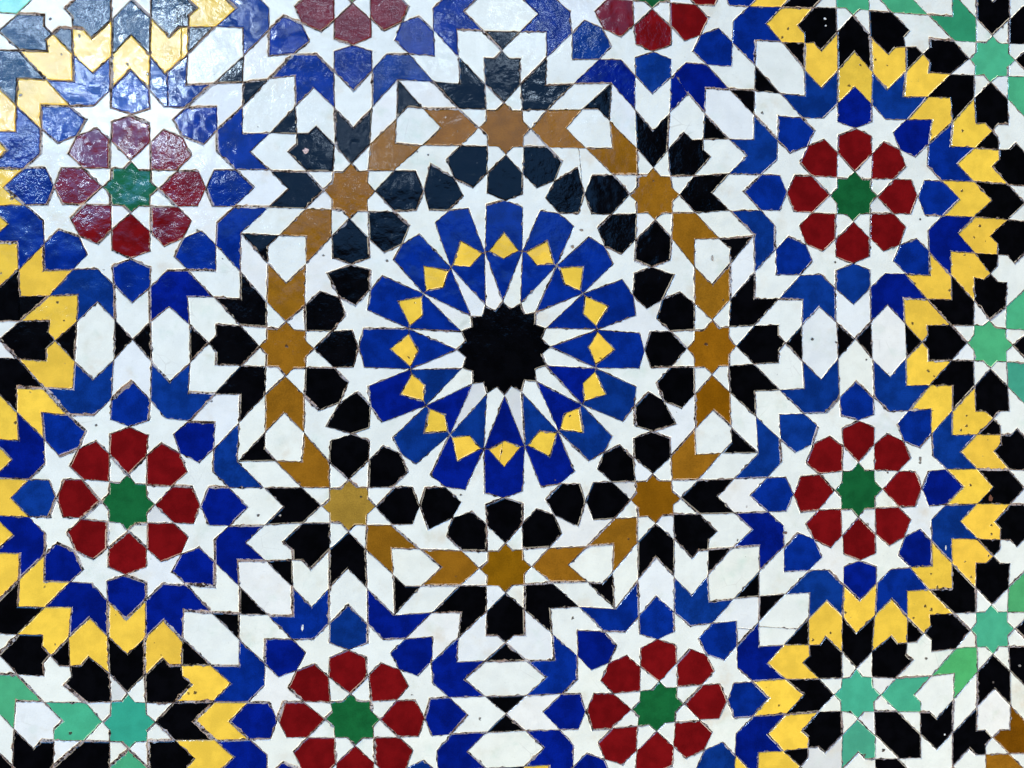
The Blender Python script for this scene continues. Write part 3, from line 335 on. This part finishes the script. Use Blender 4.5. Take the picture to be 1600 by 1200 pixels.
# glaze tones and cracks read off the wall, in pattern units
BLUE_TABLE = [(-11.11, 1.43, 'P'), (-8.58, 1.48, 'P'), (-7.42, 3.15, 'P'), (-12.37, 4.01, 'P'), (-11.6, 2.35, 'C'), (-12.69, 2.84, 'U'), (-12.69, 4.97, 'U'), (-11.65, 5.65, 'U'), (-7.51, 4.25, 'U'), (-7.35, 5.24, 'U'), (-8.34, 5.89, 'U'), (-9.89, 1.56, 'C'), (-8.25, 2.55, 'U'), (-11.21, 6.8, 'U'), (-10.03, 6.62, 'U'), (-8.84, 6.9, 'U'), (-7.19, 8.68, 'C'), (-7.11, 9.96, 'U'), (-7.2, 10.89, 'U'), (-8.34, 6.11, 'U'), (-4.26, 7.57, 'P'), (-5.43, 7.33, 'C'), (-3.04, 7.3, 'U'), (-5.93, 8.3, 'U'), (-2.57, 8.4, 'U'), (-1.37, 8.87, 'U'), (-1.63, 10.03, 'U'), (-1.37, 10.95, 'U'), (-2.37, 11.34, 'P'), (-6.69, 8.78, 'P'), (-6.49, 9.98, 'U'), (4.2, 7.54, 'C'), (5.49, 7.13, 'P'), (3.01, 7.38, 'C'), (1.4, 8.87, 'C'), (5.94, 8.25, 'C'), (6.81, 9.89, 'C'), (5.93, 11.41, 'P'), (2.51, 8.33, 'U'), (1.61, 10.01, 'U'), (1.25, 11.01, 'U'), (2.36, 11.45, 'U'), (6.91, 8.68, 'U'), (6.89, 11.05, 'U'), (8.95, 6.86, 'P'), (11.12, 6.91, 'C'), (10.03, 6.75, 'U'), (8.8, 1.45, 'P'), (11.15, 1.37, 'P'), (12.72, 2.84, 'P'), (12.65, 5.21, 'P'), (8.23, 2.48, 'P'), (10.02, 1.59, 'C'), (11.67, 2.37, 'C'), (12.47, 4.02, 'U'), (7.71, 4.18, 'C'), (7.52, 5.34, 'U'), (8.36, 5.81, 'C'), (11.69, 5.78, 'U'), (7.58, 2.88, 'P'), (12.7, -3.01, 'U'), (11.17, -1.45, 'U'), (8.68, -1.48, 'P'), (9.9, -1.8, 'P'), (8.17, -2.51, 'C'), (11.6, -2.45, 'C'), (12.42, -4.1, 'C'), (7.52, -3.09, 'C'), (8.75, -6.94, 'P'), (11.2, -6.95, 'P'), (9.97, -6.7, 'U'), (8.24, -5.94, 'C'), (11.62, -5.91, 'U'), (12.62, -5.39, 'C'), (7.54, -5.52, 'P'), (2.41, -8.38, 'P'), (4.16, -7.59, 'P'), (2.9, -7.34, 'U'), (5.39, -7.35, 'U'), (1.35, -8.92, 'C'), (5.85, -8.26, 'C'), (6.77, -8.78, 'C'), (6.98, -5.42, 'P'), (6.88, -3.18, 'P'), (-10.94, -1.56, 'P'), (-8.82, -1.44, 'U'), (-9.88, -1.69, 'C'), (-8.24, -2.5, 'C'), (-11.51, -2.48, 'C'), (-12.51, -3.09, 'C'), (-7.36, -2.9, 'C'), (0.0, -3.32, 'C'), (1.29, -3.19, 'C'), (2.4, -2.47, 'C'), (2.99, -1.22, 'C'), (3.28, 0.11, 'C'), (3.05, 1.36, 'P'), (2.38, 2.53, 'P'), (1.26, 3.4, 'U'), (-0.06, 3.6, 'U'), (-1.44, 3.37, 'U'), (-2.45, 2.56, 'P'), (-3.16, 1.33, 'U'), (-3.3, 0.1, 'C'), (-2.94, -1.19, 'C'), (-2.29, -2.43, 'C'), (-1.2, -3.16, 'C'), (-0.04, -2.08, 'C'), (0.69, -1.94, 'C'), (1.43, -1.51, 'C'), (1.8, -0.77, 'C'), (1.94, 0.11, 'C'), (1.79, 0.91, 'U'), (1.34, 1.64, 'U'), (0.75, 2.08, 'P'), (-0.02, 2.22, 'U'), (-0.86, 2.14, 'P'), (-1.51, 1.7, 'U'), (-1.94, 0.97, 'P'), (-2.08, 0.1, 'C'), (-1.86, -0.69, 'C'), (-1.5, -1.49, 'C'), (-0.84, -1.86, 'C')]
MINTS = [(-9.92, 9.86, (48, 148, 122)), (-11.38, 9.81, (66, 160, 122)), (-12.74, 9.01, (76, 166, 120)), (10.06, 9.86, (66, 158, 128)), (11.33, 9.87, (66, 158, 124)), (12.82, 9.23, (72, 160, 96)), (13.96, 8.13, (68, 160, 124)), (14.76, 7.18, (76, 160, 104)), (13.98, -0.03, (74, 166, 114)), (14.8, 1.3, (64, 152, 124)), (14.05, -8.21, (70, 162, 122)), (12.94, -9.24, (48, 140, 100)), (9.87, 11.3, (70, 155, 125)), (-13.1, -8.85, (120, 200, 175))]
OCHRES = [(-4.23, 4.31, (150, 118, 44)), (-0.02, 6.07, (126, 84, 8)), (4.14, 4.21, (128, 82, 10)), (5.8, 0.01, (136, 86, 12)), (5.79, 1.61, (124, 78, 6)), (14.74, 11.03, (112, 68, 6))]
CRACKS = [([-8.93, -7.2], [-8.91, -6.32]), ([3.66, -5.63], [4.57, -6.31]), ([-8.55, -8.4], [-8.57, -7.61]), ([-12.69, -1.3], [-12.69, -0.67]), ([7.37, 7.88], [8.24, 7.95]), ([6.45, 7.88], [7.04, 7.94]), ([-0.07, 2.64], [-0.15, 3.1]), ([4.8, -7.49], [5.19, -6.91]), ([2.07, -5.41], [2.12, -4.76])]
CHIPS = [(-5.33, -5.2, 5.5, 5, (226, 196, 190)), (13.93, 4.37, 4, 6, (110, 58, 30)), (12.57, 5.76, 1.6, 4, (235, 235, 232)), (-5.46, 7.54, 2, 5, (225, 230, 235)), (14.77, 9.18, 3, 2.5, (150, 145, 142)), (9.1, -9.21, 2.2, 2.2, (235, 235, 235)), (9.12, -9.01, 1.8, 1.8, (225, 225, 225)), (12.51, 11.07, 1.8, 1.8, (235, 235, 235)), (10.69, 11.44, 3.5, 3.5, (70, 55, 45)), (8.68, -0.17, 2.5, 2.5, (80, 72, 66)), (9.37, -0.08, 2.2, 2.2, (90, 80, 76)), (11.84, 3.23, 2.5, 5, (130, 118, 108)), (-11.9, -8.54, 3, 2.5, (120, 115, 112)), (-6.61, 4.52, 2.8, 2.8, (100, 90, 84)), (-2.36, -5.24, 1.5, 1.5, (70, 60, 56)), (-2.06, -5.16, 1.6, 1.6, (70, 60, 56)), (2.13, -3.17, 3.5, 2.5, (150, 135, 120)), (1.88, -2.71, 3, 3.2, (150, 130, 112)), (5.81, -2.42, 2.5, 5, (190, 180, 170)), (7.87, 5.25, 3, 3, (110, 80, 75)), (1.37, 3.69, 1.5, 1.5, (90, 80, 75)), (11.87, -3.58, 2, 2, (60, 52, 48)), (9.36, -2.34, 2, 2, (90, 82, 78)), (-6.04, 4.53, 2, 2, (190, 180, 170)), (-3.9, 4.07, 1.6, 1.6, (50, 40, 30)), (6.76, 4.5, 2.2, 2.2, (200, 195, 190)), (-3.18, -2.28, 2.5, 2.5, (110, 105, 100)), (-4.87, -2.41, 2, 2, (120, 115, 110)), (-10.77, 2.09, 2.5, 2.5, (100, 92, 86)), (13.97, 9.63, 2, 2, (90, 80, 76))]

PX = U/57.0                                # about one photo pixel on the wall (m)
rng = random.Random(7)
def lin(c):
    return tuple((v/255/12.92) if v/255 <= .04045 else ((v/255+.055)/1.055)**2.4 for v in c)
# ---------------------------------------------------------------- materials
def nodes_of(name):
    m = bpy.data.materials.new(name); m.use_nodes = True
    nt = m.node_tree; b = nt.nodes['Principled BSDF']
    return m, nt, b
def N(nt, t, **kw):
    n = nt.nodes.new(t)
    for k, v in kw.items(): setattr(n, k, v)
    return n
def noise(nt, pos, scale, detail=3, rough=.55):
    n = N(nt, 'ShaderNodeTexNoise'); n.inputs['Scale'].default_value = scale; n.inputs['Detail'].default_value = detail
    n.inputs['Roughness'].default_value = rough; nt.links.new(pos, n.inputs['Vector']); return n.outputs['Fac']
def math_(nt, op, a, b=None, c=None, clamp=False):
    n = N(nt, 'ShaderNodeMath', operation=op, use_clamp=clamp)
    for i, v in enumerate((a, b, c)):
        if v is None: continue
        if isinstance(v, (int, float)): n.inputs[i].default_value = v
        else: nt.links.new(v, n.inputs[i])
    return n.outputs[0]
def ramp(nt, v, lo, hi):
    n = N(nt, 'ShaderNodeMapRange'); n.interpolation_type = 'SMOOTHSTEP'
    nt.links.new(v, n.inputs['Value']); n.inputs['From Min'].default_value = lo; n.inputs['From Max'].default_value = hi
    return n.outputs[0]
def mix(nt, f, a, b, blend='MIX'):
    n = N(nt, 'ShaderNodeMix', data_type='RGBA', blend_type=blend)
    for s, v in ((n.inputs[0], f), (n.inputs[6], a), (n.inputs[7], b)):
        if isinstance(v, (int, float)): s.default_value = v
        elif isinstance(v, tuple): s.default_value = (*v[:3], 1)
        else: nt.links.new(v, s)
    return n.outputs[2]
CLAY = lin((222, 208, 200)); DIRT = lin((56, 44, 38))
def glaze(name, pits=0.0, mottle=.25, rough=.2, cloud=(1.25, .75), chip=.5, stain=0.0):
    m, nt, b = nodes_of(name); L = nt.links.new
    pos = N(nt, 'ShaderNodeNewGeometry').outputs['Position']
    oi = N(nt, 'ShaderNodeObjectInfo')
    # a shift for every tile so that the grain does not run on across joints
    sh = N(nt, 'ShaderNodeVectorMath', operation='SCALE'); L(oi.outputs['Location'], sh.inputs[0]); sh.inputs['Scale'].default_value = 7.3
    ad = N(nt, 'ShaderNodeVectorMath', operation='ADD'); L(pos, ad.inputs[0]); L(sh.outputs[0], ad.inputs[1]); p = ad.outputs[0]
    cl = noise(nt, p, 55, 4, .6); fine = noise(nt, p, 900, 2)
    base = oi.outputs['Color']
    lo = mix(nt, 1.0, base, (cloud[1],)*3, 'MULTIPLY'); hi = mix(nt, 1.0, base, (cloud[0],)*3, 'MULTIPLY')
    col = mix(nt, ramp(nt, cl, .36, .64), lo, hi)
    col = mix(nt, mottle, col, mix(nt, ramp(nt, fine, .35, .65), lo, hi))
    hgt = None
    if stain:
        s1 = noise(nt, p, 26, 4, .65); s2 = noise(nt, p, 17, 3, .6)
        col = mix(nt, math_(nt, 'MULTIPLY', ramp(nt, s1, .5, .78), stain), col, mix(nt, ramp(nt, s2, .4, .6), lin((206, 192, 170)), lin((190, 206, 192))))
        cz = N(nt, 'ShaderNodeTexVoronoi', feature='DISTANCE_TO_EDGE'); cz.inputs['Scale'].default_value = 48; L(p, cz.inputs['Vector'])
        line = math_(nt, 'SUBTRACT', 1.0, ramp(nt, cz.outputs['Distance'], .004, .022))
        col = mix(nt, math_(nt, 'MULTIPLY', math_(nt, 'MULTIPLY', line, ramp(nt, s2, .54, .7)), .2), col, lin((120, 104, 90)))
        col = mix(nt, math_(nt, 'MULTIPLY', ramp(nt, noise(nt, p, 620, 2, .5), .62, .76), .2), col, lin((160, 156, 150)))
    if pits:
        v = N(nt, 'ShaderNodeTexVoronoi'); v.inputs['Scale'].default_value = 150; v.inputs['Randomness'].default_value = 1
        wob = N(nt, 'ShaderNodeTexNoise'); wob.inputs['Scale'].default_value = 420; L(p, wob.inputs['Vector'])
        ws = N(nt, 'ShaderNodeVectorMath', operation='SCALE'); L(wob.outputs['Color'], ws.inputs[0]); ws.inputs['Scale'].default_value = .0035
        wa = N(nt, 'ShaderNodeVectorMath', operation='ADD'); L(p, wa.inputs[0]); L(ws.outputs[0], wa.inputs[1]); L(wa.outputs[0], v.inputs['Vector'])
        sep = N(nt, 'ShaderNodeSeparateColor'); L(v.outputs['Color'], sep.inputs[0])
        rad = math_(nt, 'MULTIPLY', ramp(nt, sep.outputs[0], 1-pits, 1.0), .32)
        dot = math_(nt, 'SUBTRACT', 1.0, math_(nt, 'DIVIDE', v.outputs['Distance'], math_(nt, 'ADD', rad, .001)), clamp=True)
        spot = math_(nt, 'MULTIPLY', dot, 3.0, clamp=True)
        col = mix(nt, math_(nt, 'MULTIPLY', spot, .9), col, DIRT); hgt = spot
    # glaze flaked off along the cut edge
    at = N(nt, 'ShaderNodeAttribute', attribute_name='edge')
    e1 = noise(nt, pos, 520, 3, .7); e2 = noise(nt, pos, 60, 2)
    lim = math_(nt, 'SUBTRACT', 1.22, math_(nt, 'MULTIPLY', ramp(nt, e2, .3, .7), chip))
    worn = ramp(nt, math_(nt, 'ADD', at.outputs['Fac'], math_(nt, 'MULTIPLY', math_(nt, 'SUBTRACT', e1, .5), 1.3)), 0.0, 1.0)
    wn = worn.node; L(lim, wn.inputs['From Min']); L(math_(nt, 'ADD', lim, .12), wn.inputs['From Max'])
    col = mix(nt, worn, col, mix(nt, ramp(nt, noise(nt, pos, 1100, 2), .42, .58), DIRT, CLAY))
    L(col, b.inputs['Base Color'])
    r = math_(nt, 'ADD', math_(nt, 'MULTIPLY', noise(nt, p, 120, 3), .12), rough-.19)
    L(math_(nt, 'ADD', r, math_(nt, 'MULTIPLY', worn, .6), clamp=True), b.inputs['Roughness'])
    b.inputs['IOR'].default_value = 1.5
    # the glaze's waves and grain
    rnd = oi.outputs['Random']; r2 = math_(nt, 'FRACT', math_(nt, 'MULTIPLY', rnd, 17.31)); r3 = math_(nt, 'FRACT', math_(nt, 'MULTIPLY', rnd, 61.7))
    w1 = noise(nt, p, 38, 2, .5); w2 = noise(nt, p, 190, 3, .6); w3 = noise(nt, p, 480, 3, .65)
    h = math_(nt, 'MULTIPLY', w1, math_(nt, 'ADD', math_(nt, 'MULTIPLY', r2, .7), .5))
    h = math_(nt, 'ADD', h, math_(nt, 'MULTIPLY', w2, math_(nt, 'ADD', math_(nt, 'MULTIPLY', math_(nt, 'POWER', r3, 1.5), .26), .06)))
    h = math_(nt, 'ADD', h, math_(nt, 'MULTIPLY', w3, math_(nt, 'ADD', math_(nt, 'MULTIPLY', r2, .035), .012)))
    if hgt is not None: h = math_(nt, 'SUBTRACT', h, math_(nt, 'MULTIPLY', hgt, .15))
    bp = N(nt, 'ShaderNodeBump'); bp.inputs['Strength'].default_value = 1.0; bp.inputs['Distance'].default_value = .0011
    L(h, bp.inputs['Height']); L(bp.outputs[0], b.inputs['Normal'])
    return m
MAT = {
 'white': glaze('white_glaze', stain=.75, pits=.02, mottle=.35, rough=.24, cloud=(1.03, .93), chip=.5),
 'black': glaze('black_glaze', mottle=.3, rough=.22, cloud=(1.6, .5), chip=.35),
 'blue': glaze('blue_glaze', mottle=.4, rough=.2, cloud=(1.36, .64), chip=.4),
 'red': glaze('oxblood_glaze', mottle=.35, rough=.2, cloud=(1.22, .74), chip=.4),
 'green': glaze('green_glaze', mottle=.4, rough=.2, cloud=(1.25, .75), chip=.35),
 'mint': glaze('mint_glaze', pits=.03, mottle=.35, rough=.24, cloud=(1.1, .88), chip=.35),
 'yellow': glaze('yellow_glaze', pits=.2, mottle=.35, rough=.22, cloud=(1.05, .83), chip=.4),
 'ochre': glaze('ochre_glaze', pits=.05, mottle=.55, rough=.22, cloud=(1.25, .75), chip=.4),
}
def mortar():
    m, nt, b = nodes_of('lime_mortar'); L = nt.links.new
    pos = N(nt, 'ShaderNodeNewGeometry').outputs['Position']
    a = noise(nt, pos, 420, 4, .7); c = noise(nt, pos, 30, 3)
    lightc = mix(nt, ramp(nt, c, .35, .65), lin((230, 216, 203)), lin((190, 160, 140)))
    patch = noise(nt, pos, 75, 2)
    lim = math_(nt, 'ADD', math_(nt, 'MULTIPLY', patch, .6), .12)
    mask = ramp(nt, a, .4, .5); L(lim, mask.node.inputs['From Min']); L(math_(nt, 'ADD', lim, .1), mask.node.inputs['From Max'])
    col = mix(nt, mask, lin((56, 38, 28)), lightc)
    L(col, b.inputs['Base Color']); b.inputs['Roughness'].default_value = .9; b.inputs['Specular IOR Level'].default_value = .2
    bp = N(nt, 'ShaderNodeBump'); bp.inputs['Distance'].default_value = .0006; L(a, bp.inputs['Height']); L(bp.outputs[0], b.inputs['Normal'])
    return m
def clay():
    m, nt, b = nodes_of('fired_clay'); L = nt.links.new
    pos = N(nt, 'ShaderNodeNewGeometry').outputs['Position']
    a = noise(nt, pos, 500, 3, .6)
    L(mix(nt, ramp(nt, a, .4, .6), lin((150, 128, 118)), CLAY), b.inputs['Base Color']); b.inputs['Roughness'].default_value = .9
    return m
M_MORTAR, M_CLAY = mortar(), clay()
# ---------------------------------------------------------------- the wall
def link(o, parent=None):
    scene.collection.objects.link(o)
    if parent: o.parent = parent
    return o
wall = link(bpy.data.objects.new('mosaic_wall', None)); wall.location = (0, 0, Z0)
wall['label'] = 'wall of hand-cut glazed mosaic tiles in star and rosette patterns'; wall['category'] = 'wall'; wall['kind'] = 'thing'
x0, x1, z0, z1, th = -17*U, 17.6*U, -14.6*U, 12.8*U, .05
me = bpy.data.meshes.new('mortar_bed')
nx, nz = 60, 48; vs = []; fs = []
for j in range(nz+1):
    for i in range(nx+1):
        vs.append((x0+(x1-x0)*i/nx, .0008*math.sin(i*1.7+j*2.3)*.25, z0+(z1-z0)*j/nz))
for j in range(nz):
    for i in range(nx):
        a = j*(nx+1)+i; fs.append((a, a+1, a+nx+2, a+nx+1))
k = len(vs); c = [0, nx, (nz+1)*(nx+1)-1, nz*(nx+1)]
vs += [(vs[q][0], th, vs[q][2]) for q in c]
rim = [list(range(nx+1)), [j*(nx+1)+nx for j in range(nz+1)], [nz*(nx+1)+i for i in range(nx, -1, -1)], [j*(nx+1) for j in range(nz, -1, -1)]]
for q in range(4): fs.append(tuple(rim[q][::-1])+(k+q, k+(q+1) % 4))
fs.append((k+3, k+2, k+1, k))
me.from_pydata(vs, [], fs); me.materials.append(M_MORTAR)
link(bpy.data.objects.new('mortar_bed', me), wall)
# ---------------------------------------------------------------- tiles
TILES = build()
VI, POLYS = conform(TILES)
J = np.array([[int(q) for q in w.split(',')] for w in JOINTS.split()], float)/1000
POS = (VI+J)*U                             # joints on the wall: x right, y down
# colours
TONE = {'U': (3, 23, 113), 'C': (5, 37, 120), 'P': (9, 46, 118), 'K': (24, 74, 140)}
def near(table, c, r):
    best = None
    for x, y, t in table:
        d = math.hypot(x-c[0], y-c[1])
        if d < r and (best is None or d < best[0]): best = (d, t)
    return best and best[1]
BLUES = [tuple(v) for v in BLUE_TABLE]
def colour(kind, col, c):
    n = rng.random()
    if col.startswith('blue'):
        t = near(BLUES, c, .55)
        if t is None:
            if col == 'blue_v': t = 'P' if n < .5 else 'C'
            else: t = 'C'
            if c[1] > 4.5: t = 'U' if n < .75 else 'C'
        k = lin(TONE[t]); f = rng.uniform(.9, 1.1)
        return 'blue', tuple(v*f for v in k)
    if col == 'white':
        pal = [((236, 238, 230), .6), ((234, 236, 234), .14), ((238, 239, 228), .18), ((237, 236, 230), .06), ((220, 220, 217), .02)]
        for k, w in pal:
            if n < w: break
            n -= w
        f = rng.uniform(.95, 1.0); return col, tuple(v*f*.9 for v in lin(k))
    base = {'black': (4, 4, 6), 'red': (108, 12, 15), 'green': (20, 88, 46), 'mint': (70, 160, 116), 'yellow': (240, 196, 70), 'ochre': (136, 90, 20)}[col]
    if col == 'mint': base = near(MINTS, c, .9) or base
    if col == 'ochre': base = near(OCHRES, c, .9) or base
    f = rng.uniform(.9, 1.08); g = rng.uniform(.97, 1.03)
    k = lin(base); return col, (k[0]*f, k[1]*f*g, k[2]*f)
def cut(P, a, b):
    """split polygon P by the line a-b in two, None if it does not cross it exactly twice"""
    s = [(b[0]-a[0])*(p[1]-a[1])-(b[1]-a[1])*(p[0]-a[0]) for p in P]
    A_, B_ = [], []; n = 0
    for i in range(len(P)):
        j = (i+1) % len(P)
        (A_ if s[i] > 0 else B_).append(P[i])
        if (s[i] > 0) != (s[j] > 0):
            t = s[i]/(s[i]-s[j]); q = (P[i][0]+t*(P[j][0]-P[i][0]), P[i][1]+t*(P[j][1]-P[i][1])); A_.append(q); B_.append(q); n += 1
    return (A_, B_) if n == 2 else None
def inside_poly(P, q):
    r = False
    for i in range(len(P)):
        (xa, ya), (xb, yb) = P[i-1], P[i]
        if (ya > q[1]) != (yb > q[1]) and q[0] < (xb-xa)*(q[1]-ya)/(yb-ya)+xa: r = not r
    return r
def inset_var(P, gs):
    n = len(P); s = 1 if sum(P[i][0]*P[(i+1) % n][1]-P[(i+1) % n][0]*P[i][1] for i in range(n)) > 0 else -1; Ls = []
    for i in range(n):
        (xa, ya), (xb, yb) = P[i], P[(i+1) % n]; d = math.hypot(xb-xa, yb-ya) or 1e-9
        ux, uy = -(yb-ya)/d*s, (xb-xa)/d*s; Ls.append((ux, uy, ux*xa+uy*ya+gs[i]))
    out = []
    for i in range(n):
        a, b = Ls[i-1], Ls[i]; det = a[0]*b[1]-a[1]*b[0]; g = (gs[i-1]+gs[i])/2
        if abs(det) < .2:
            out.append((P[i][0]+g*(a[0]+b[0])/2, P[i][1]+g*(a[1]+b[1])/2)); continue
        q = ((a[2]*b[1]-b[2]*a[1])/det, (a[0]*b[2]-b[0]*a[2])/det)
        d = math.hypot(q[0]-P[i][0], q[1]-P[i][1]); m = 3.2*g
        if d > m: q = (P[i][0]+(q[0]-P[i][0])*m/d, P[i][1]+(q[1]-P[i][1])*m/d)
        out.append(q)
    return out
def tile(kind, col, P, base=None, hair=()):
    c = (sum(p[0] for p in P)/len(P), sum(p[1] for p in P)/len(P))
    matk, rgb = base or colour(kind, col, (c[0]/U, c[1]/U))
    wide = 1.0+.5*max(0, min(1, (-c[0]/U)/12))          # joints are wider on the older left side
    gs = [PX*wide*(rng.uniform(.2, .85) if rng.random() < .82 else rng.uniform(1.1, 2.3)) for _ in P]
    fine = kind in ('outer_petal_tile', 'inner_petal_tile')
    if fine: gs = [min(max(g, .6*PX), .95*PX) for g in gs]
    for i in range(len(P)):
        if any(all(abs((b[0]-a[0])*(q[1]-a[1])-(b[1]-a[1])*(q[0]-a[0])) < 1e-9 for q in (P[i], P[(i+1) % len(P)])) for a, b in hair): gs[i] = .22*PX
    O = inset_var(P, gs); I = inset_var(P, [g+PX*(.55 if fine else rng.uniform(.9, 1.5)) for g in gs])
    h = .0022+rng.uniform(-.00025, .0003); tx, tz = rng.gauss(0, .006), rng.gauss(0, .006)
    ring = []; inner = []
    sgn = 1 if sum(O[i-1][0]*O[i][1]-O[i][0]*O[i-1][1] for i in range(len(O))) > 0 else -1
    for i in range(len(O)):
        j = (i+1) % len(O); L = math.hypot(O[j][0]-O[i][0], O[j][1]-O[i][1]); n = max(1, int(L/(4.5*PX)))
        dx, dy = (O[j][1]-O[i][1])/(L or 1), -(O[j][0]-O[i][0])/(L or 1)
        for k in range(n):
            t = k/n; w = rng.gauss(0, .36*PX) - (rng.uniform(.6, 2.0)*PX*sgn if rng.random() < .1 else 0)
            ring.append((O[i][0]+t*(O[j][0]-O[i][0])+dx*w, O[i][1]+t*(O[j][1]-O[i][1])+dy*w))
            inner.append((I[i][0]+t*(I[j][0]-I[i][0])+dx*w*.7, I[i][1]+t*(I[j][1]-I[i][1])+dy*w*.7))
    n = len(ring); V_ = []
    top = lambda p: -(h+tx*(p[0]-c[0])+tz*(p[1]-c[1]))
    for p in inner: V_.append((p[0]-c[0], top(p), -(p[1]-c[1])))
    for p in ring: V_.append((p[0]-c[0], top(p)+.0005, -(p[1]-c[1])))
    for p in ring: V_.append((p[0]-c[0], .001, -(p[1]-c[1])))
    a = sum(ring[i][0]*ring[(i+1) % n][1]-ring[(i+1) % n][0]*ring[i][1] for i in range(n))
    F = [tuple(range(n))]; mi = [0]
    for i in range(n):
        j = (i+1) % n; F.append((n+i, n+j, j, i)); mi.append(0)
    for i in range(n):
        j = (i+1) % n; F.append((2*n+i, 2*n+j, n+j, n+i)); mi.append(1)
    if a < 0: F = [f[::-1] for f in F]
    F = [f[::-1] for f in F]
    m = bpy.data.meshes.new(kind); m.from_pydata(V_, [], F)
    m.materials.append(MAT[matk]); m.materials.append(M_CLAY)
    m.polygons.foreach_set('material_index', mi)
    at = m.attributes.new('edge', 'FLOAT', 'POINT'); at.data.foreach_set('value', [0.0]*n+[1.0]*(2*n))
    m.update()
    o = bpy.data.objects.new(kind, m); o.location = (c[0], 0, -c[1]); o.color = (*rgb, 1)
    link(o, wall)
    return o
done = 0
for (kind, col, _), ids in zip(TILES, POLYS):
    P = [tuple(POS[v]) for v in ids]
    c = (sum(p[0] for p in P)/len(P)/U, sum(p[1] for p in P)/len(P)/U)
    pieces = [P]; hair = []
    for (a, b) in CRACKS:
        mid = ((a[0]+b[0])/2, (a[1]+b[1])/2)
        if math.hypot(mid[0]-c[0], mid[1]-c[1]) < 1.0:
            new = []
            for q in pieces:
                ins_ = inside_poly(q, (mid[0]*U, mid[1]*U)) and cut(q, (a[0]*U, a[1]*U), (b[0]*U, b[1]*U))
                new += list(ins_) if ins_ else [q]
                if ins_: hair.append(((a[0]*U, a[1]*U), (b[0]*U, b[1]*U)))
            pieces = new
    base = colour(kind, col, c)
    for q in pieces: tile(kind, col, q, base, hair)

# ---------------------------------------------------------------- small chips and stains on single tiles
def flake(x, y, rx, ry, rgb, rough):
    best = None
    for o in wall.children:
        if not o.name.split('.')[0].endswith('_tile'): continue
        vv = o.data.vertices; n = len(vv)//3
        P = [(vv[i].co.x+o.location.x, -(vv[i].co.z+o.location.z)) for i in range(n)]
        if abs(o.location.x-x) < .06 and abs(-o.location.z-y) < .06 and inside_poly(P, (x, y)): best = o; break
    if not best: return
    n = 11; h = min(v.co.y for v in best.data.vertices)
    pts = []
    for k in range(n):
        a = 2*math.pi*k/n; r = rng.uniform(.7, 1.15); pts.append((math.cos(a)*rx*r, math.sin(a)*ry*r))
    V_ = [(p[0]*.8, -.00022, p[1]*.8) for p in pts]+[(p[0], .0002, p[1]) for p in pts]
    F = [tuple(range(n))]+[(n+i, n+(i+1) % n, (i+1) % n, i) for i in range(n)]
    m = bpy.data.meshes.new('chip'); m.from_pydata(V_, [], F)
    m.materials.append(chip_mat()); m.update()
    o = bpy.data.objects.new('chip', m); o.location = (x-best.location.x, h+.0001, -y-best.location.z); o.color = (*lin(rgb), 1)
    link(o, best)
_cm = []
def chip_mat():
    if not _cm:
        m, nt, b = nodes_of('chipped_clay'); pos = N(nt, 'ShaderNodeNewGeometry').outputs['Position']
        c = N(nt, 'ShaderNodeObjectInfo').outputs['Color']
        nt.links.new(mix(nt, ramp(nt, noise(nt, pos, 900, 3), .35, .65), mix(nt, 1.0, c, (.45,)*3, 'MULTIPLY'), c), b.inputs['Base Color'])
        b.inputs['Roughness'].default_value = .8; _cm.append(m)
    return _cm[0]
for x, y, rx, ry, rgb in CHIPS: flake(x*U, y*U, rx*PX, ry*PX, rgb, .8)
